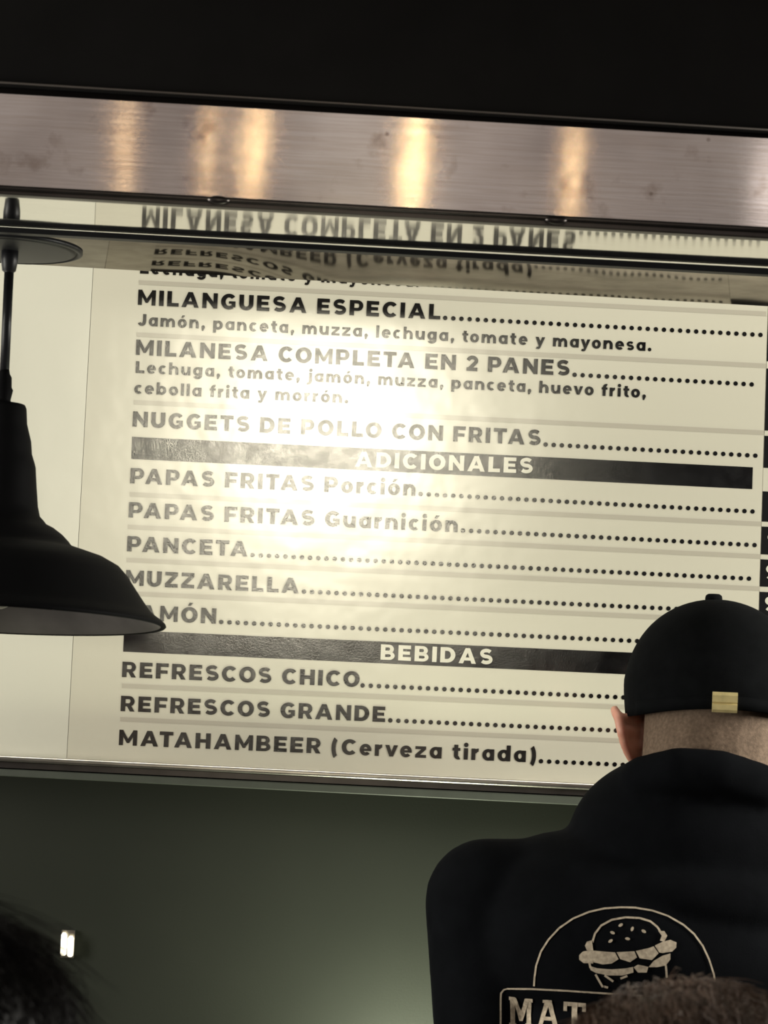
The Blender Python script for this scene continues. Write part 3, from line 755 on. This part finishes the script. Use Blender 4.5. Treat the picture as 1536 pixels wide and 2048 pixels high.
# hoodie
bm = bmesh.new()
cap_(bm, mp(975, 1802), mp(990, 2420, -.02), 125 * K, 96 * K, 28); cap_(bm, mp(1592, 1805), mp(1580, 2420, -.02), 125 * K, 96 * K, 28)
cap_(bm, mp(985, 1800), mp(1580, 1800), 122 * K, 122 * K, 28)
ell(bm, mp(1285, 1870, -.005), (365 * K, .140, 225 * K), sub=4); ell(bm, mp(1285, 2250, 0), (330 * K, .160, 420 * K), sub=4); ell(bm, mp(1285, 2640, 0), (310 * K, .155, 220 * K), sub=4)
cap_(bm, mp(990, 2420, -.02), mp(985, 2760, .06), 92 * K, 70 * K, 24); cap_(bm, mp(1580, 2420, -.02), mp(1585, 2760, .06), 92 * K, 70 * K, 24)
hb = mp(1392, 1690, -.012)
ell(bm, hb, (257 * K, .118, 190 * K), sub=4)
ell(bm, mp(1160, 1745, -.0), (170 * K, .08, 85 * K))
ell(bm, mp(1390, 1790, -.06), (240 * K, .085, 95 * K), Matrix.Rotation(.0, 3, 'X'), 4)
col_ = [mp(1250, 1580, -.015), mp(1290, 1556, -.075), mp(1360, 1540, -.108), mp(1440, 1546, -.116), mp(1520, 1572, -.105), mp(1590, 1610, -.06)]
for a, b in zip(col_, col_[1:]): cap_(bm, a, b, 45 * K, 45 * K, 18)
hoodie = blob('hoodie', bm, M['hoodie'], man, .005, 10)
# trousers
bmS = bmesh.new(); bmT = bmesh.new(); clothes(bmS, bmT, HC, TX, .155, SZ, .02); bmS.free()
blob('trousers', bmT, M['trousers'], man, .008, 4)

# cap
cc = mp(1428, 1372); cc.y = MY - .004
CRX, CRY, CRT = 184 * K, .112, 174 * K
CT = Matrix.Rotation(radians(1.0), 3, 'Y')
def capv(a, t):
    """a angle round the head (0 = wearer's right, pi/2 = front), t 0 rim .. 1 crown"""
    back = max(0, -sin(a))
    z0 = -.034 + .008 * max(0, -sin(a)) ** 2 - .004 * abs(cos(a)) ** 3
    z = z0 + (CRT - z0) * t
    u = max(0, min(1, (z + .03) / (CRT + .03))); rr = (1 - u ** 2.55) ** .5 if u < 1 else 0
    rr *= 1 - .045 * max(0, (-z - .0) / .035) 
    sc_ = 1.0 - .004 * abs(cos(3 * a)) ** 30
    return cc + CT @ Vector((CRX * rr * cos(a) * sc_, CRY * rr * sin(a) * sc_, z))
bm = bmesh.new(); NA, NT = 96, 30; rows = []
for j in range(NT + 1):
    t = 1 - (1 - j / NT) ** 1.6 if j < NT else .9995
    rows.append([bm.verts.new(capv(2 * pi * i / NA, t)) for i in range(NA)])
for j in range(NT):
    for i in range(NA): bm.faces.new((rows[j][i], rows[j][(i + 1) % NA], rows[j + 1][(i + 1) % NA], rows[j + 1][i]))
bm.faces.new(rows[-1])
capo = obj('cap', bm, M['cap'], man, True)
so = capo.modifiers.new('cloth', 'SOLIDIFY'); so.thickness = .003; so.offset = -1
capo['_org'] = man['_org']
bm = bmesh.new()                                    # visor, pointing at the wall
NV = 24; top = []; edge_ = []
for i in range(NV + 1):
    a = radians(25 + 130 * i / NV); p = capv(a, .02)
    f = sin(pi * i / NV) ** .6; q = p + Vector((cos(a) * .012, .058 * f, -.022 * f))
    top.append((p, q))
for dz in (0, -.003):
    vs = [[bm.verts.new(p + (q - p) * s + Vector((0, 0, dz - .006 * s * s))) for s in (0, .5, 1)] for p, q in top]
    for i in range(NV):
        for s in range(2): bm.faces.new((vs[i][s], vs[i + 1][s], vs[i + 1][s + 1], vs[i][s + 1]))
obj('visor', bm, M['cap'], capo, True)
bt_ = cc + CT @ Vector((0, 0, CRT)); bt_ = Vector((mp(1426, 1200).x, MY - .004, mp(1426, 1203).z))
bm = bmesh.new(); lathe(bm, ((.0088, -.004), (.0092, .003), (.0085, .0062), (.006, .0078), (.0001, .008)), bt_, seg=28, capb=True); obj('cap_button', bm, M['cap'], capo, True)
bm = bmesh.new()                                    # sewn strap round the back rim
sr = [[], []]
for i in range(41):
    a = radians(200 + 140 * i / 40)
    for q, t in ((0, .005), (1, .115)):
        p = capv(a, t); sr[q].append(bm.verts.new(p + Vector((cos(a), sin(a), 0)) * .0018))
for i in range(40): bm.faces.new((sr[0][i], sr[0][i + 1], sr[1][i + 1], sr[1][i]))
st = obj('strap', bm, M['cap'], capo, True); sd = st.modifiers.new('t', 'SOLIDIFY'); sd.thickness = .0015
st['_org'] = man['_org']

bpy.context.view_layer.update()
DG = bpy.context.evaluated_depsgraph_get()
def bvh(o): return BVHTree.FromObject(o, DG), o.matrix_world
def shoot(tree, px, py):
    t, mw = tree; inv = mw.inverted(); o = inv @ CAM; d = (inv.to_3x3() @ ray(px, py)).normalized()
    h, n, i, ds = t.ray_cast(o, d)
    if h is None: return None, None
    return mw @ h, (mw.to_3x3() @ n).normalized()
tc = bvh(capo); p, n = shoot(tc, 1449, 1404)
bx = Vector((1, n.x / -n.y if n.y else 0, 0)).normalized(); bx = Vector((-n.y, n.x, 0)).normalized(); bz = n.cross(bx) * 1
if bz.z < 0: bz = -bz
bm = bmesh.new()
hw, hh = 24 * K, 19.5 * K
prof = [(-1.0, .0005), (-1, .0038), (-.72, .0052), (-.2, .0052), (-.14, .0036), (-.02, .0036), (.04, .0056), (.7, .0056), (1, .0036), (1, .0005)]
def bk(s): return [p + bx * s * hw + bz * (a * hh) + n * (.0015 + b) for a, b in prof]
prism(bm, bk(-1), bk(1)); obj('buckle', bm, M['brass'], capo)

# print on the back of the hoodie
TH = bvh(hoodie)
def stamp(name, polys, mat, parent, off=.0011, fine=14.0, step=8e-5):
    bm = bmesh.new()
    for k, poly in enumerate(polys):
        b2 = bmesh.new(); f = b2.faces.new([b2.verts.new((a, b, 0)) for a, b in poly])
        bmesh.ops.triangulate(b2, faces=b2.faces[:])
        for _ in range(4):
            ed = [e for e in b2.edges if e.calc_length() > fine]
            if not ed: break
            bmesh.ops.subdivide_edges(b2, edges=ed, cuts=1); bmesh.ops.triangulate(b2, faces=b2.faces[:])
        mp_ = {}
        for v in b2.verts:
            h, nn = shoot(TH, v.co.x, v.co.y)
            if h is not None: mp_[v] = bm.verts.new(h + nn * (off + step * (k % 10)))
        for fc in b2.faces:
            if all(v in mp_ for v in fc.verts):
                try: bm.faces.new([mp_[v] for v in fc.verts])
                except ValueError: pass
        b2.free()
    org = Vector(parent['_org']); bmesh.ops.translate(bm, verts=bm.verts, vec=-org)
    me = bpy.data.meshes.new(name); bm.to_mesh(me); bm.free(); o = link(name, me, mat, parent)
    orient(o, -FW); o['_org'] = tuple(org); return o
def strokes(pts, w): return [[(a, b) for a, b in q] for q in path(pts, w)]
def zc(u, v): return (1000 + u / 2.8657, 1780 + v / 2.8657)          # from a close-up grid to the frame
arc = [zc(u, v) for u, v in ((197, 548), (200, 500), (210, 430), (238, 350), (280, 285), (340, 220), (420, 165), (510, 128), (600, 108), (690, 102), (780, 104), (870, 118), (960, 148), (1050, 200), (1110, 252), (1160, 320), (1195, 395), (1222, 478), (1236, 560))]
stamp('ring_print', strokes(arc, 3.6), M['print'], hoodie, fine=30)
dome = [zc(u, v) for u, v in ((530, 300), (545, 250), (580, 205), (640, 172), (720, 158), (800, 162), (860, 180), (900, 212), (925, 250))]
burger = strokes(dome, 4.0)
def blobpoly(pts): return [zc(u, v) for u, v in pts]
burger += [blobpoly(p) for p in (
    ((488, 318), (500, 295), (528, 288), (536, 345), (500, 345)),
    ((905, 235), (940, 236), (957, 262), (940, 296), (915, 290), (925, 262)),
    ((455, 372), (475, 352), (525, 342), (535, 420), (480, 417), (455, 398)),
    ((525, 345), (600, 352), (660, 356), (680, 395), (640, 420), (590, 425), (535, 412)),
    ((668, 355), (770, 350), (785, 385), (745, 412), (690, 395)),
    ((778, 348), (850, 332), (880, 322), (908, 362), (870, 400), (800, 390)),
    ((886, 318), (930, 296), (975, 285), (1010, 300), (1008, 330), (985, 352), (930, 360), (912, 358)),
    ((880, 404), (930, 375), (975, 362), (975, 395), (950, 430), (900, 440), (850, 440)),
    ((515, 432), (560, 446), (640, 452), (720, 446), (762, 438), (765, 470), (700, 487), (620, 486), (550, 472), (520, 456)),
    ((765, 440), (790, 425), (850, 438), (840, 470), (790, 470)),
)]
burger += [q for a, b in (((548, 480), (590, 552)), ((600, 485), (650, 520)), ((950, 430), (955, 500)), ((690, 505), (730, 490)), ((590, 548), (620, 556)), ((512, 410), (520, 445))) for q in strokes([zc(*a), zc(*b)], 4.2)]
for u, v, a in ((692, 202, .5), (645, 245, -.4), (757, 224, 1.2), (823, 237, -.5), (634, 292, .6), (731, 279, -.2)):
    c = zc(u, v); burger.append([(c[0] + 5.0 * cos(t) * cos(a) + 3.0 * sin(t) * sin(a), c[1] - 5.0 * cos(t) * sin(a) + 3.0 * sin(t) * cos(a)) for t in [2 * pi * i / 10 for i in range(10)]])
stamp('burger_print', burger, M['print'], hoodie)
frame = [zc(u, v) for u, v in ((2, 780), (3, 620), (6, 590), (22, 570), (45, 562), (190, 563), (400, 574), (520, 582), (800, 600), (1380, 640), (1398, 646), (1408, 662), (1404, 850), (1396, 870), (1378, 876), (700, 846), (20, 812), (6, 800), (2, 780))]
stamp('frame_print', strokes(frame, 3.6), M['print'], hoodie, fine=30)
def slab(ch):
    if ch == 'M': return [R(.0, 0, .28, .12), R(.05, 0, .23, 1), R(0, .88, .25, 1), R(.67, 0, .95, .12), R(.72, 0, .90, 1), R(.70, .88, .95, 1), [(.12, 1), (.30, 1), (.53, .42), (.475, .2), (.40, .2)], [(.83, 1), (.55, .2), (.475, .2), (.42, .42), (.65, 1)]], .95
    if ch == 'A': return [R(-.02, 0, .27, .12), R(.58, 0, .89, .12), [(.06, .1), (.22, .1), (.45, .82), (.45, 1), (.32, 1)], [(.82, .1), (.56, 1), (.43, 1), (.43, .82), (.63, .1)], R(.2, .28, .68, .42), R(.22, .9, .58, 1)], .87
    if ch == 'T': return [R(0, .86, .86, 1), R(0, .68, .14, 1), R(.72, .68, .86, 1), R(.32, 0, .54, 1), R(.22, 0, .64, .11)], .86
tp = []; x = 0
for ch in 'MATA':
    g, wd = slab(ch)
    for poly in g: tp.append([zc(50 + (px + x) * 148, 780 + (px + x) * 12 - py * 172) for px, py in poly])
    x += wd + .16
stamp('word_print', tp, M['print'], hoodie)

# --- two customers in front, only their hair in view
def customer(label, px, py, depth, rx, ry, rz, hair, shirt, n, ln, thick, lift, jit, wild, flow, grp=None):
    Y = CAM.y + depth; c = at_y(px, py, Y)
    t = thing('person', label, 'person', (c.x, Y, 0))
    H = Vector((c.x, Y + .01, c.z - (.104 - rz) - .012))
    bm = bmesh.new(); body(bm, H, 0, .14, -.23, ear=False, arm_out=.02); blob('body', bm, M['skin_pale'], t, .006, 4)
    a, b = bmesh.new(), bmesh.new(); clothes(a, b, H, 0, .14, -.23, arm_out=.02, g=.012)
    blob('shirt', a, shirt, t, .007, 4); blob('trousers', b, M['trousers'], t, .008, 4)
    bm = bmesh.new(); ell(bm, c, (rx * .965, ry * .97, rz * .965), sub=4)
    ell(bm, c + Vector((0, -.025, -.06)), (rx * .86, ry * .7, rz * .8), sub=3)
    hair_mesh(bm, c, (rx, ry, rz), n, ln, thick, lift, -.75, flow, jit, wild)
    obj('hair', bm, hair, t, True)
    return t
customer('person with near-black hair in front of the green wall', -182, 2085, 1.30, .0790, .100, .0715, M['hair_black'], M['shirt_dark'], 4200, .060, .0003, .10, .22, .012, (.15, -.2, -1))
customer('person with brown hair in front of the printed hoodie', 1385, 2232, 1.56, .0965, .108, .083, M['hair_brown'], M['shirt_dark'], 7500, .020, .0003, .40, .45, .04, (.1, -.3, -.6))

for o in bpy.data.objects:
    if '_org' in o: del o['_org']
